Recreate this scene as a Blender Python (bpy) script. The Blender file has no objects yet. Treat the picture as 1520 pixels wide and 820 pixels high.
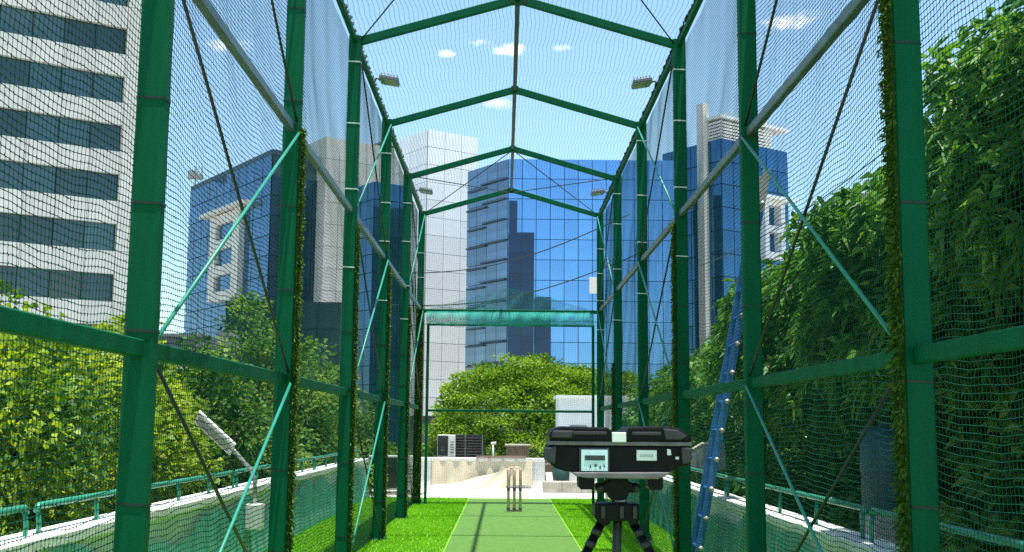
import bpy, math, random
import numpy as np
from mathutils import Vector, Matrix
rnd = random.Random(7)
rng = np.random.default_rng(11)
scene = bpy.context.scene
COL = scene.collection

# ------------------------------------------------------------------ camera
EYE = np.array([0.0, 0.0, 1.43]); FOC = 1700.0          # focal length in pixels of a 1520 px wide frame
def basis(p, yw, r):
    cp, sp, cy, sy = math.cos(p), math.sin(p), math.cos(yw), math.sin(yw)
    F = np.array([sy*cp, cy*cp, sp]); R = np.array([cy, -sy, 0.0]); U = np.cross(R, F)
    cr, sr = math.cos(r), math.sin(r)
    return R*cr+U*sr, U*cr-R*sr, F
CR, CU, CF = basis(0.1298, 0.0063, 0.0084)
cam = bpy.data.objects.new('camera', bpy.data.cameras.new('camera'))
COL.objects.link(cam)
cam.data.sensor_width = 36.0
cam.data.lens = 36.0*FOC/1520.0
cam.data.clip_start = 0.05; cam.data.clip_end = 6000
M4 = Matrix.Identity(4)
for i in range(3):
    M4[i][0], M4[i][1], M4[i][2], M4[i][3] = CR[i], CU[i], -CF[i], EYE[i]
cam.matrix_world = M4
scene.camera = cam
def ray(px, py): return CF + CR*(px-760)/FOC + CU*(410-py)/FOC
def at(px, py, Y):                                      # world point on the plane y = Y
    r = ray(px, py); return EYE + r*(Y/r[1])

# ------------------------------------------------------------------ world, sun, exposure
SUN = Vector((0.44, -0.50, 5.81)).normalized()
world = bpy.data.worlds.new('World'); scene.world = world; world.use_nodes = True
wn, wl = world.node_tree.nodes, world.node_tree.links
wn.clear()
w_out = wn.new('ShaderNodeOutputWorld'); w_bg = wn.new('ShaderNodeBackground')
sky = wn.new('ShaderNodeTexSky'); sky.sky_type = 'NISHITA'; sky.sun_disc = False
sky.sun_elevation = math.asin(SUN.z); sky.sun_rotation = math.atan2(SUN.x, SUN.y)
sky.altitude = 200; sky.air_density = 1.0; sky.dust_density = 1.0; sky.ozone_density = 1.0
w_bg.inputs['Strength'].default_value = 0.145
w_tc = wn.new('ShaderNodeTexCoord')
w_map = wn.new('ShaderNodeMapping'); w_map.inputs['Scale'].default_value = (1, 1, 2.2)
w_no = wn.new('ShaderNodeTexNoise'); w_no.inputs['Scale'].default_value = 26; w_no.inputs['Detail'].default_value = 6; w_no.inputs['Roughness'].default_value = 0.6
wl.new(w_tc.outputs['Generated'], w_map.inputs['Vector']); wl.new(w_map.outputs['Vector'], w_no.inputs['Vector'])
# small fair-weather clouds scattered over the whole sky; those in view stand where the photograph has them
cl = [(752, 74, 58, 15, 1.0), (660, 79, 20, 10, .8), (832, 70, 20, 7, .45), (745, 155, 30, 12, .45), (1180, 32, 42, 15, .8), (335, 68, 40, 12, .45), (1040, -160, 70, 24, .8), (380, -260, 90, 30, .9)]
dirs = [(ray(a, b)/np.linalg.norm(ray(a, b)), c/FOC, d/FOC, e) for a, b, c, d, e in cl]
for k in range(14):
    az, el = rnd.uniform(.8, 5.5), rnd.uniform(.25, .8)
    dirs.append((np.array([math.sin(az)*math.cos(el), math.cos(az)*math.cos(el), math.sin(el)]), rnd.uniform(.03, .06), rnd.uniform(.01, .02), rnd.uniform(.5, .9)))
prev = None
def wmath(op, a, b=None):
    n = wn.new('ShaderNodeMath'); n.operation = op
    for i, v in enumerate((a, b)):
        if v is None: continue
        if isinstance(v, (int, float)): n.inputs[i].default_value = v
        else: wl.new(v, n.inputs[i])
    return n.outputs[0]
for D, sa, sb, amp in dirs:
    h = np.cross(D, [0, 0, 1]); h /= np.linalg.norm(h); v = np.cross(h, D)
    def dotn(vec, sc):
        n = wn.new('ShaderNodeVectorMath'); n.operation = 'DOT_PRODUCT'
        wl.new(w_tc.outputs['Generated'], n.inputs[0]); n.inputs[1].default_value = tuple(vec/sc)
        return n.outputs['Value']
    a = dotn(h, sa); b = dotn(v, sb); b = wmath('SUBTRACT', b, float(0))
    q = wmath('ADD', wmath('MULTIPLY', a, a), wmath('MULTIPLY', b, b))
    front = wmath('GREATER_THAN', dotn(D, 1.0), 0.5)
    f = wmath('SUBTRACT', 1.0, q)
    f = wmath('ADD', f, wmath('MULTIPLY', wmath('SUBTRACT', w_no.outputs['Fac'], 0.52), 5.0))
    n = wn.new('ShaderNodeMapRange'); n.interpolation_type = 'SMOOTHSTEP'
    wl.new(f, n.inputs['Value']); n.inputs['From Min'].default_value = -0.1; n.inputs['From Max'].default_value = 1.3; n.inputs['To Max'].default_value = amp
    far = wn.new('ShaderNodeMapRange'); wl.new(q, far.inputs['Value']); far.inputs['From Min'].default_value = .6; far.inputs['From Max'].default_value = 2.2; far.inputs['To Min'].default_value = 1; far.inputs['To Max'].default_value = 0
    m = wmath('MULTIPLY', wmath('MULTIPLY', n.outputs['Result'], front), far.outputs['Result'])
    prev = m if prev is None else wmath('MAXIMUM', prev, m)
w_mix = wn.new('ShaderNodeMix'); w_mix.data_type = 'RGBA'
w_tint = wn.new('ShaderNodeMix'); w_tint.data_type = 'RGBA'; w_tint.blend_type = 'MULTIPLY'; w_tint.inputs['Factor'].default_value = 1.0   # the camera's cyan-leaning white balance
w_tint.inputs['B'].default_value = (.90, 1.04, .98, 1); wl.new(sky.outputs['Color'], w_tint.inputs['A'])
wl.new(prev, w_mix.inputs['Factor']); wl.new(w_tint.outputs['Result'], w_mix.inputs['A']); w_mix.inputs['B'].default_value = (7.6, 7.5, 7.4, 1)
wl.new(w_mix.outputs['Result'], w_bg.inputs['Color']); wl.new(w_bg.outputs[0], w_out.inputs['Surface'])
sun = bpy.data.objects.new('sun', bpy.data.lights.new('sun', 'SUN')); COL.objects.link(sun)
sun.data.energy = 5.0; sun.data.angle = math.radians(0.53); sun.data.color = (1.0, 0.955, 0.88)
sun.rotation_euler = SUN.to_track_quat('Z', 'Y').to_euler(); sun.location = (4, -4, 60)
scene.view_settings.view_transform = 'Standard'; scene.view_settings.look = 'None'
scene.view_settings.exposure = 0.95; scene.view_settings.gamma = 1.0; scene.view_settings.use_curve_mapping = False
scene.cycles.use_denoising = False

# ------------------------------------------------------------------ materials
def S(r, g, b):                                          # sRGB 0-255 -> linear
    return tuple(((c/255)/12.92 if c <= 10 else (((c/255)+.055)/1.055)**2.4) for c in (r, g, b))
def mat(name, col, rough=.6, metal=0, var=0.12, vscale=6.0, bump=0, bscale=60, spec=.5, col2=None, stretch=None, rand=0, coat=0, trans=0):
    m = bpy.data.materials.new(name); m.use_nodes = True
    nt = m.node_tree; n, l = nt.nodes, nt.links
    p = n['Principled BSDF']; p.inputs['Roughness'].default_value = rough; p.inputs['Metallic'].default_value = metal
    p.inputs['Specular IOR Level'].default_value = spec
    if coat: p.inputs['Coat Weight'].default_value = coat
    tc = n.new('ShaderNodeTexCoord'); src = tc.outputs['Object']
    if stretch:
        mp = n.new('ShaderNodeMapping'); mp.inputs['Scale'].default_value = stretch; l.new(src, mp.inputs['Vector']); src = mp.outputs['Vector']
    no = n.new('ShaderNodeTexNoise'); no.inputs['Scale'].default_value = vscale; no.inputs['Detail'].default_value = 5; no.inputs['Roughness'].default_value = .62
    l.new(src, no.inputs['Vector'])
    mx = n.new('ShaderNodeMix'); mx.data_type = 'RGBA'
    c2 = col2 if col2 else tuple(min(1, c*(1+var)) for c in col)
    c1 = col if col2 else tuple(c*(1-var) for c in col)
    mx.inputs['A'].default_value = (*c1, 1); mx.inputs['B'].default_value = (*c2, 1)
    rp = n.new('ShaderNodeMapRange'); rp.inputs['From Min'].default_value = .3; rp.inputs['From Max'].default_value = .7
    l.new(no.outputs['Fac'], rp.inputs['Value']); l.new(rp.outputs['Result'], mx.inputs['Factor'])
    out = mx.outputs['Result']
    if rand:
        oi = n.new('ShaderNodeObjectInfo'); hs = n.new('ShaderNodeHueSaturation')
        r2 = n.new('ShaderNodeMapRange'); r2.inputs['To Min'].default_value = 1-rand; r2.inputs['To Max'].default_value = 1+rand
        l.new(oi.outputs['Random'], r2.inputs['Value']); l.new(r2.outputs['Result'], hs.inputs['Value']); l.new(out, hs.inputs['Color']); out = hs.outputs['Color']
    l.new(out, p.inputs['Base Color'])
    if bump:
        bn = n.new('ShaderNodeTexNoise'); bn.inputs['Scale'].default_value = bscale; bn.inputs['Detail'].default_value = 4
        l.new(src, bn.inputs['Vector'])
        b = n.new('ShaderNodeBump'); b.inputs['Strength'].default_value = bump; b.inputs['Distance'].default_value = .02
        l.new(bn.outputs['Fac'], b.inputs['Height']); l.new(b.outputs['Normal'], p.inputs['Normal'])
    if trans: p.inputs['Transmission Weight'].default_value = trans
    return m
def leafmat(name, stops, trans=.35, rough=.5, spec=.2):
    m = bpy.data.materials.new(name); m.use_nodes = True
    nt = m.node_tree; n, l = nt.nodes, nt.links; n.clear()
    o = n.new('ShaderNodeOutputMaterial'); at_ = n.new('ShaderNodeAttribute'); at_.attribute_name = 'tone'
    r = n.new('ShaderNodeValToRGB'); cr = r.color_ramp
    cr.elements[0].color = (*stops[0], 1); cr.elements[1].color = (*stops[-1], 1)
    for i, s in enumerate(stops[1:-1]): cr.elements.new((i+1)/(len(stops)-1)).color = (*s, 1)
    l.new(at_.outputs['Fac'], r.inputs['Fac'])
    p = n.new('ShaderNodeBsdfPrincipled'); p.inputs['Roughness'].default_value = rough; p.inputs['Specular IOR Level'].default_value = spec
    l.new(r.outputs['Color'], p.inputs['Base Color'])
    t = n.new('ShaderNodeBsdfTranslucent'); hs = n.new('ShaderNodeHueSaturation'); hs.inputs['Value'].default_value = 1.5; hs.inputs['Saturation'].default_value = 1.1; hs.inputs['Hue'].default_value = .485
    l.new(r.outputs['Color'], hs.inputs['Color']); l.new(hs.outputs['Color'], t.inputs['Color'])
    mx = n.new('ShaderNodeMixShader'); mx.inputs['Fac'].default_value = trans
    l.new(p.outputs[0], mx.inputs[1]); l.new(t.outputs[0], mx.inputs[2]); l.new(mx.outputs[0], o.inputs['Surface'])
    return m
def sheetmat(name, col, alpha, scale):                    # woven shade cloth: solid threads with pinholes
    m = mat(name, col, .7, var=.25, vscale=3)
    nt = m.node_tree; n, l = nt.nodes, nt.links; p = n['Principled BSDF']
    tc = n.new('ShaderNodeTexCoord'); no = n.new('ShaderNodeTexNoise'); no.inputs['Scale'].default_value = scale; no.inputs['Detail'].default_value = 2
    mp = n.new('ShaderNodeMapping'); mp.inputs['Scale'].default_value = (1, 1, .25); l.new(tc.outputs['Object'], mp.inputs['Vector']); l.new(mp.outputs['Vector'], no.inputs['Vector'])
    mr = n.new('ShaderNodeMapRange'); mr.inputs['From Min'].default_value = .35; mr.inputs['From Max'].default_value = .65
    mr.inputs['To Min'].default_value = max(0, alpha-.3); mr.inputs['To Max'].default_value = min(1, alpha+.3)
    l.new(no.outputs['Fac'], mr.inputs['Value']); l.new(mr.outputs['Result'], p.inputs['Alpha'])
    return m
MT = dict(
    post=mat('green_enamel', (.0006, .092, .038), .6, var=.16, vscale=2.2, stretch=(3, 3, .5), bump=.05, bscale=14, spec=.10),
    steel=mat('grey_green_steel', (.10, .15, .15), .42, .35, var=.3, vscale=5),
    darkrod=mat('black_cable', (.012, .018, .018), .55, var=.3),
    tealrod=mat('teal_painted_rod', (.015, .23, .155), .45, var=.15),
    netside=mat('green_net_twine', (.005, .060, .038), .75, var=.25, vscale=2, spec=.1),
    netroof=mat('dark_green_roof_twine', (.012, .07, .065), .75, var=.2, vscale=2, spec=.1),
    rope=mat('black_rope', (.01, .02, .018), .8, var=.4, vscale=30),
    tiew=mat('white_cable_tie', (.6, .62, .58), .5), tied=mat('dark_cable_tie', (.008, .02, .015), .5),
    turf=mat('artificial_turf', (.13, .33, .022), .8, col2=(.20, .44, .045), vscale=9, bump=.9, bscale=90, spec=.15),
    mat=mat('pitch_mat', (.075, .17, .035), .85, col2=(.105, .215, .05), vscale=14, bump=.5, bscale=150, spec=.1),
    concrete=mat('pale_concrete', (.62, .61, .57), .8, var=.1, vscale=1.6, bump=.3, bscale=25),
    whitepaint=mat('weathered_white_paint', (.66, .67, .64), .65, col2=(.80, .80, .77), vscale=2.5, bump=.2, bscale=20),
    tarp=mat('cream_tarp', (.62, .55, .40), .75, var=.08, vscale=3, bump=.2, bscale=8),
    dirty=mat('dirty_concrete', (.30, .27, .21), .85, col2=(.5, .46, .38), vscale=5, bump=.4),
    street=mat('pale_city_ground', (.33, .32, .29), .9, var=.3, vscale=.08, bump=.3, bscale=3),  # kept pale to bounce light up onto the facades
    podium=mat('podium_render', (.42, .42, .40), .8, var=.12, vscale=.7),
    stone=mat('grey_beige_stone', (.52, .52, .47), .6, var=.1, vscale=.9, rand=.07, bump=.1, bscale=6),
    whitepanel=mat('white_cladding_panel', (.86, .86, .85), .45, var=.04, vscale=.5, rand=.05),
    creampanel=mat('cream_cladding_panel', (.66, .64, .58), .5, var=.07, vscale=.4, rand=.06),
    joint=mat('dark_joint', (.10, .105, .11), .7),
    mullion=mat('blue_grey_mullion', (.045, .075, .11), .5, .3),
    glassA=mat('dark_teal_window_glass', (.006, .030, .040), .06, var=.3, vscale=.3, rand=.4, spec=.8),
    glassA2=mat('blinds_behind_window_glass', (.03, .085, .10), .08, col2=(.012, .05, .065), vscale=1.2, rand=.3, spec=.8),
    glassF=mat('blue_mirror_glass', (.15, .34, .66), .06, .75, var=.10, vscale=.12, rand=.07),
    glassL=mat('smoky_blue_glass', (.13, .20, .30), .10, .6, var=.3, vscale=.3, rand=.16, stretch=(.3, .3, 3)),
    glassB=mat('deep_blue_glass', (.05, .15, .32), .07, .7, var=.15, vscale=.15, rand=.10),
    glassD=mat('dark_reflection_glass', (.012, .030, .075), .15, .3, var=.2, vscale=.2, rand=.2),  # dark reflections and a shaded side put into the glass colour
    darkteal=mat('dark_teal_cladding', (.010, .035, .045), .3, .2, var=.3, vscale=.3, rand=.2),
    bark=mat('bark', (.10, .075, .05), .9, var=.35, vscale=9, bump=.6, bscale=30),
    leafR=leafmat('glossy_broad_leaf', [(.012, .055, .010), (.045, .15, .018), (.11, .27, .035), (.30, .43, .10)], .34, .46, .32),
    leafL=leafmat('yellow_green_leaf', [(.03, .09, .010), (.10, .20, .022), (.21, .33, .035), (.36, .45, .06)], .38),
    leafM=leafmat('mid_green_leaf', [(.016, .065, .012), (.055, .15, .022), (.13, .25, .04), (.26, .37, .08)], .35),
    leafC=leafmat('rain_tree_leaf', [(.03, .085, .008), (.085, .18, .016), (.155, .28, .026), (.25, .38, .05)], .36),
    tuft=leafmat('turf_strip_blade', [(.02, .055, .006), (.055, .12, .013), (.12, .20, .03)], .25),
    blade=leafmat('turf_blade', [(.10, .30, .018), (.17, .42, .03), (.27, .55, .06)], .4),
    black=mat('black_plastic', (.005, .005, .006), .42, var=.3, vscale=30, bump=.1, bscale=120, spec=.12),
    dgrey=mat('dark_grey_plastic', (.016, .016, .019), .45, var=.25, vscale=20),
    tray=mat('worn_grey_tray', (.13, .115, .12), .5, var=.3, vscale=20),
    chrome=mat('scuffed_aluminium', (.35, .36, .38), .35, .8, var=.2),
    screen=mat('pale_blue_display', (.55, .72, .76), .25, var=.08, vscale=30), white=mat('white_label', (.78, .76, .74), .5, var=.05, vscale=40),
    ink=mat('dark_ink', (.015, .03, .035), .4), faint=mat('faint_grey_ink', (.42, .41, .42), .5),
    blue=mat('worn_blue_paint', (.012, .10, .34), .5, col2=(.04, .19, .48), vscale=14, bump=.2, bscale=50),
    rust=mat('bare_metal_patch', (.42, .40, .36), .5, .4, var=.2),
    stump=mat('pale_pink_stump', (.76, .46, .39), .6, var=.05, vscale=12), band=mat('dark_band', (.07, .055, .06), .6),
    lampgrey=mat('grey_lamp_housing', (.16, .17, .17), .45, .4), lens=mat('frosted_lamp_lens', (.30, .34, .28), .2, spec=.6),
    lampwhite=mat('white_lamp_panel', (.70, .70, .70), .45), pole=mat('galvanised_pole', (.33, .34, .33), .5, .5, var=.25, vscale=20),
    pipe=mat('teal_green_pipe', (.02, .22, .135), .4, var=.2, vscale=4),
    drape=sheetmat('teal_shade_net', (.05, .34, .25), .62, 60), drapeend=sheetmat('bright_teal_net_roll', (.015, .36, .28), .72, 80),
    stripback=mat('strip_backing', (.02, .05, .008), .9, var=.4, vscale=40, spec=.05),
    swag=sheetmat('sheer_teal_net', (.02, .30, .26), .34, 90),
    acwhite=mat('appliance_white', (.62, .62, .58), .5, var=.1, vscale=6), grille=mat('black_grille', (.012, .013, .013), .5),
    brown=mat('brown_board', (.16, .10, .06), .7, var=.25, vscale=10), bin=mat('dark_green_bin', (.012, .05, .045), .5),
    drum=mat('teal_blue_drum', (.012, .07, .10), .5), greyhut=mat('grey_render', (.20, .22, .24), .8, var=.2, vscale=.4), roofgrey=mat('roof_grey', (.3, .3, .29), .8))

# ------------------------------------------------------------------ mesh helpers
ORG = {}
class MB:
    def __init__(s): s.v = []; s.f = []
    def add(s, v, f):
        o = len(s.v); s.v += [tuple(map(float, p)) for p in v]; s.f += [tuple(i+o for i in q) for q in f]; return s
    def box(s, c, d, ux=(1, 0, 0), uy=(0, 1, 0), uz=(0, 0, 1)):
        c = np.array(c, float); X, Y, Z = np.array(ux, float)*d[0]/2, np.array(uy, float)*d[1]/2, np.array(uz, float)*d[2]/2
        v = [c+a*X+b*Y+e*Z for e in (-1, 1) for b in (-1, 1) for a in (-1, 1)]
        return s.add(v, [(0, 2, 3, 1), (4, 5, 7, 6), (0, 1, 5, 4), (2, 6, 7, 3), (0, 4, 6, 2), (1, 3, 7, 5)])
    def bar(s, p0, p1, w, h, ch=.12, up=(0, 0, 1)):        # chamfered rectangular bar
        p0, p1 = np.array(p0, float), np.array(p1, float); d = p1-p0; d /= np.linalg.norm(d)
        a = np.cross(d, up)
        if np.linalg.norm(a) < 1e-4: a = np.cross(d, (0, 1, 0))
        a /= np.linalg.norm(a); b = np.cross(a, d); c = ch*min(w, h); x, y = w/2, h/2
        pr = [(x-c, -y), (x, -y+c), (x, y-c), (x-c, y), (-x+c, y), (-x, y-c), (-x, -y+c), (-x+c, -y)]
        v = [p+a*q[0]+b*q[1] for p in (p0, p1) for q in pr]
        f = [(i, (i+1) % 8, 8+(i+1) % 8, 8+i) for i in range(8)]+[tuple(range(7, -1, -1)), tuple(range(8, 16))]
        return s.add(v, f)
    def tube(s, pts, r, n=8, r1=None):
        pts = [np.array(p, float) for p in pts]; K = len(pts); v = []
        for i, p in enumerate(pts):
            d = pts[min(i+1, K-1)]-pts[max(i-1, 0)]; d /= np.linalg.norm(d)
            a = np.cross(d, (.13, .21, .97) if abs(d[2]) < .9 else (.97, .2, .1)); a /= np.linalg.norm(a); b = np.cross(d, a)
            rr = r if r1 is None else r+(r1-r)*i/(K-1)
            if isinstance(r, (list, tuple)): rr = r[i]
            v += [p+rr*(a*math.cos(2*math.pi*k/n)+b*math.sin(2*math.pi*k/n)) for k in range(n)]
        f = [(i*n+k, i*n+(k+1) % n, (i+1)*n+(k+1) % n, (i+1)*n+k) for i in range(K-1) for k in range(n)]
        f += [tuple(range(n-1, -1, -1)), tuple((K-1)*n+k for k in range(n))]
        return s.add(v, f)
    def prism(s, poly, y0, y1):                            # outline in x,z extruded along y
        n = len(poly); v = [(x, y0, z) for x, z in poly]+[(x, y1, z) for x, z in poly]
        return s.add(v, [tuple(range(n)), tuple(range(2*n-1, n-1, -1))]+[(i, n+i, n+(i+1) % n, (i+1) % n) for i in range(n)])
    def build(s, name, m, parent=None, smooth=False, org=None, bevel=0):
        o3 = ORG.get(parent.name, (0, 0, 0)) if parent else (org or (0, 0, 0))
        me = bpy.data.meshes.new(name); me.from_pydata([(x-o3[0], y-o3[1], z-o3[2]) for x, y, z in s.v], [], s.f); me.update()
        return link(name, me, m, parent, o3, smooth, bevel)
def link(name, me, m, parent, o3, smooth=False, bevel=0):
    if m: me.materials.append(MT[m])
    if smooth: me.polygons.foreach_set('use_smooth', [True]*len(me.polygons))
    o = bpy.data.objects.new(name, me); COL.objects.link(o)
    if parent: o.parent = parent
    else: o.location = o3
    ORG[o.name] = tuple(o3)
    if bevel:
        b = o.modifiers.new('bevel', 'BEVEL'); b.width = bevel; b.segments = 2; b.limit_method = 'ANGLE'
    return o
def thing(name, label, cat, loc, group=None):
    o = bpy.data.objects.new(name, None); COL.objects.link(o); o.location = loc; o.empty_display_size = .2
    ORG[o.name] = tuple(loc); return tag(o, label, cat, group)
def tag(o, label, cat, group=None, kind=None):
    if label: o['label'] = label
    if cat: o['category'] = cat
    if group: o['group'] = group
    if kind: o['kind'] = kind
    return o
def piece(name, me, parent, pos, rot=None):                # linked-mesh piece placed at a world position
    o = bpy.data.objects.new(name, me); COL.objects.link(o); o.parent = parent
    g = ORG[parent.name]; o.location = (pos[0]-g[0], pos[1]-g[1], pos[2]-g[2])
    if rot: o.rotation_euler = rot
    ORG[o.name] = tuple(pos); return o
def fastmesh(name, V, Fq, tone=None):                      # numpy verts (n,3), faces (m,k)
    me = bpy.data.meshes.new(name); k = Fq.shape[1]
    me.vertices.add(len(V)); me.vertices.foreach_set('co', np.ascontiguousarray(V, dtype=np.float32).ravel())
    me.loops.add(Fq.size); me.loops.foreach_set('vertex_index', np.ascontiguousarray(Fq, dtype=np.int32).ravel())
    me.polygons.add(len(Fq)); me.polygons.foreach_set('loop_start', np.arange(0, Fq.size, k, dtype=np.int32))
    me.update(calc_edges=True)
    if tone is not None:
        a = me.attributes.new('tone', 'FLOAT', 'FACE'); a.data.foreach_set('value', np.ascontiguousarray(tone, dtype=np.float32))
    return me
def nrm(a): return a/np.maximum(np.linalg.norm(a, axis=-1, keepdims=True), 1e-9)

# ------------------------------------------------------------------ setting: ground, terrace, turf
GZ = -5.0
tag(MB().box((0, 900, GZ-.5), (5000, 3000, 1)).build('ground', 'street'), None, None, kind='structure')
tag(MB().box((-.2, 8.6, GZ/2-.05), (6.0, 37.0, -GZ-.1)).build('terrace_podium', 'podium'), None, None, kind='structure')
tag(MB().box((-.2, 8.6, -.052), (6.0, 37.0, .1)).build('terrace_floor', 'concrete'), None, None, kind='structure')
tv = MB().box((-.2, 9.4, .006), (5.6, 26.9, .016)); turf = tv.build('artificial_turf', 'turf'); tag(turf, None, None, kind='structure')
# pile of the turf in the stretch the camera sees
N = 120000
bx, by = rng.uniform(-2.85, 2.4, N), 12.2+rng.beta(1, 1.15, N)*10.6
keep = (bx < -.665) | (bx > .91); bx, by = bx[keep], by[keep]; N = len(bx)
h = rng.uniform(.018, .034, N); a = rng.uniform(0, 6.28, N); w = rng.uniform(.006, .011, N)
c0 = np.stack([bx, by, np.full(N, .012)], 1); sd = np.stack([np.cos(a), np.sin(a), 0*a], 1)*w[:, None]
tip = c0+np.stack([rng.normal(0, .010, N), rng.normal(-.004, .010, N), h], 1)
V = np.stack([c0-sd, c0+sd, tip], 1).reshape(-1, 3)
patch = .5+.25*np.sin(bx*3.1+by*.7)+.2*np.sin(by*2.3-bx)
o = link('turf_pile', fastmesh('turf_pile', V, np.arange(N*3).reshape(-1, 3), np.clip(.35*patch+rng.uniform(0, .65, N), 0, 1)), 'blade', turf, (0, 0, 0)); o['kind'] = 'stuff'
m = thing('pitch_mat', 'long darker green mat laid down the middle of the bright turf', 'mat', (.122, 12, .014))
for i, (y0, y1) in enumerate([(2.2, 8.8), (8.81, 15.12), (15.13, 20.50), (20.51, 22.4)]):
    MB().box((.122, (y0+y1)/2, .022), (1.565, y1-y0, .014)).build('mat_section', 'mat', m)
for x in (-.655, .899): MB().box((x, 12.3, .0305), (.022, 20.2, .004)).build('edge_tape', 'tealrod' if False else 'turf', m)

# ------------------------------------------------------------------ parapets and railings
def parapet(x, y0, y1, hgt, side, label):
    t = thing('parapet_wall', label, 'parapet', (x, (y0+y1)/2, 0)); xc = x+side*.09
    n = int((y1-y0)/3.2)
    for i in range(n):
        a = y0+(y1-y0)*i/n; b = y0+(y1-y0)*(i+1)/n
        MB().box((xc, (a+b)/2, hgt/2-.02), (.18, b-a-.006, hgt-.04)).build('wall_panel', 'whitepaint', t)
        MB().bar((xc, a+.002, hgt), (xc, b-.004, hgt), .26, .08).build('coping', 'whitepaint', t)
    return t
parapet(-2.72, -4, 23.1, .72, -1, 'white painted parapet left of the net cage, draped in green net')
parapet(2.32, -4, 24.0, .66, 1, 'white painted parapet right of the net cage below the dark trees')
def railing(x, z0, z1, ys, side, label):
    t = thing('pipe_railing', label, 'railing', (x, ys[0][0], z0))
    for y0, y1 in ys:
        b = MB().tube([(x, y0, z1-.03), (x, y0+.03, z1), (x, y1-.03, z1), (x, y1, z1-.03)], .021, 10).build('handrail', 'pipe', t, True)
        n = max(1, round((y1-y0)/1.1)); st = (y1-y0)/n
        for i in range(n+1):
            y = y0+i*st+(.02 if i == 0 else -.02 if i == n else 0)
            MB().tube([(x-.01*side, y, z0), (x-.012*side, y, z0+.06), (x, y, z1-.02)], .015, 8).build('baluster', 'pipe', t, True)
    return t
railing(-2.81, .76, .925, [(3.0, 6.9), (7.05, 12.1), (12.22, 17.2), (17.3, 22.6)], -1, 'low green pipe railing on top of the left parapet')
railing(2.41, .70, .90, [(3.2, 7.6), (7.75, 12.4), (12.5, 17.4), (17.5, 23.0)], 1, 'low green pipe railing on top of the right parapet')
def drape(x, y0, y1, ztop, side, label, folds):
    ny, nz = int((y1-y0)/.05), 22; V = []; F = []
    for j in range(nz+1):
        t = j/nz; xo = .05*(1-t)**2
        for i in range(ny+1):
            y = y0+(y1-y0)*i/ny
            top = ztop+.09*math.sin(y*1.3+side)+.05*math.sin(y*3.7)
            z = top+(0.012-top)*t
            wv = .018*math.sin(y*folds+1.5*math.sin(y*2.1)+t*1.3)*(.4+t)+.012*math.sin(y*folds*2.3+t*2)
            V.append((x-side*(.045+.02*t+.03*t*t+wv+.0*xo), y, z))
            if i < ny and j < nz: q = j*(ny+1)+i; F.append((q, q+1, q+ny+2, q+ny+1))
    o = MB().add(V, F).build('shade_net', 'drape', None, True, (x, (y0+y1)/2, 0)); return tag(o, label, 'shade net')
drape(-2.72, 3, 22.9, .56, -1, 'teal green shade net hanging against the left parapet', 17)
drape(2.32, 3, 23.8, .56, 1, 'teal green shade net hanging against the right parapet', 13)
# end of the terrace
YE = 26.7
t = thing('end_parapet', 'sunlit white parapet across the far end of the terrace', 'parapet', (0, YE, 0))
for i in range(4):
    a, b = -3.1+1.45*i, -3.1+1.45*(i+1)
    MB().box(((a+b)/2, YE+.1, .31), (b-a-.006, .2, .62)).build('wall_panel', 'whitepaint', t)
    MB().bar((a+.002, YE+.1, .65), (b-.004, YE+.1, .65), .28, .07).build('coping', 'whitepaint', t)
# cream tarpaulin hung along it, sagging to the floor at the left
V = []; F = []; nx, nz = 60, 14
for j in range(nz+1):
    for i in range(nx+1):
        s, u = i/nx, j/nz; x = -1.62+2.3*s
        z = .655-u*(.60-.10*math.sin(s*9)*.3); y = YE-.03-.05*u-.025*math.sin(s*21+u*2)*u-.02*math.sin(s*47)
        V.append((x, y, z))
        if i < nx and j < nz: q = j*(nx+1)+i; F.append((q, q+nx+1, q+nx+2, q+1))
tag(MB().add(V, F).build('tarpaulin', 'tarp', None, True, (0, YE, 0)), 'cream tarpaulin hung along the front of the far end parapet', 'tarpaulin')
V = []; F = []
for j in range(11):
    for i in range(41):
        s, u = i/40, j/10
        x = -1.7+1.78*s; zt = .05+.40*s**1.6; y = YE-.16-.5*(1-s)*.6-.30*u*(1-s*.8)-.02*math.sin(s*17+u*5)
        V.append((x, y, max(.012, zt*(1-u)+.012+.018*math.sin(s*13+u*7)*(1-u))))
        if i < 40 and j < 10: q = j*41+i; F.append((q, q+41, q+42, q+1))
tag(MB().add(V, F).build('fallen_sheet', 'tarp', None, True, (-1, YE-.3, 0)), 'loose cream sheet sliding off the far parapet onto the white floor', 'sheet')
t = thing('planter_kerb', 'low weathered concrete planter edge at the right of the far floor', 'planter', (1.5, 25.2, 0))
for i in range(4): MB().bar((.86+.42*i+.004, 25.25, .12), (.86+.42*(i+1)-.004, 25.25, .12), .32, .24, .08).build('kerb_block', 'dirty', t)
t = thing('waste_bin', 'dark green bin standing on the low planter at the far right', 'bin', (1.28, 25.6, .24))
MB().tube([(1.28, 25.6, .0), (1.28, 25.6, .62)], .17, 14, .20).build('body', 'bin', t, True)
MB().tube([(1.28, 25.6, .62), (1.28, 25.6, .66), (1.28, 25.6, .70)], (.215, .21, .05), 14).build('lid', 'bin', t)
t = thing('brown_crate', 'small brown slatted crate beside the dark green bin', 'crate', (1.05, 25.95, .0))
for i in range(3): MB().box((1.02, 25.9, .1+.19*i+.2), (.17, .2, .17)).build('slat', 'brown', t)
tag(MB().bar((1.0, 25.42, .42), (1.02, 25.38, .24), .16, .02).build('paper_sign', 'white', None, org=(1, 25.4, .24)), 'small white board leaning beside the dark green bin', 'board')

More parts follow.
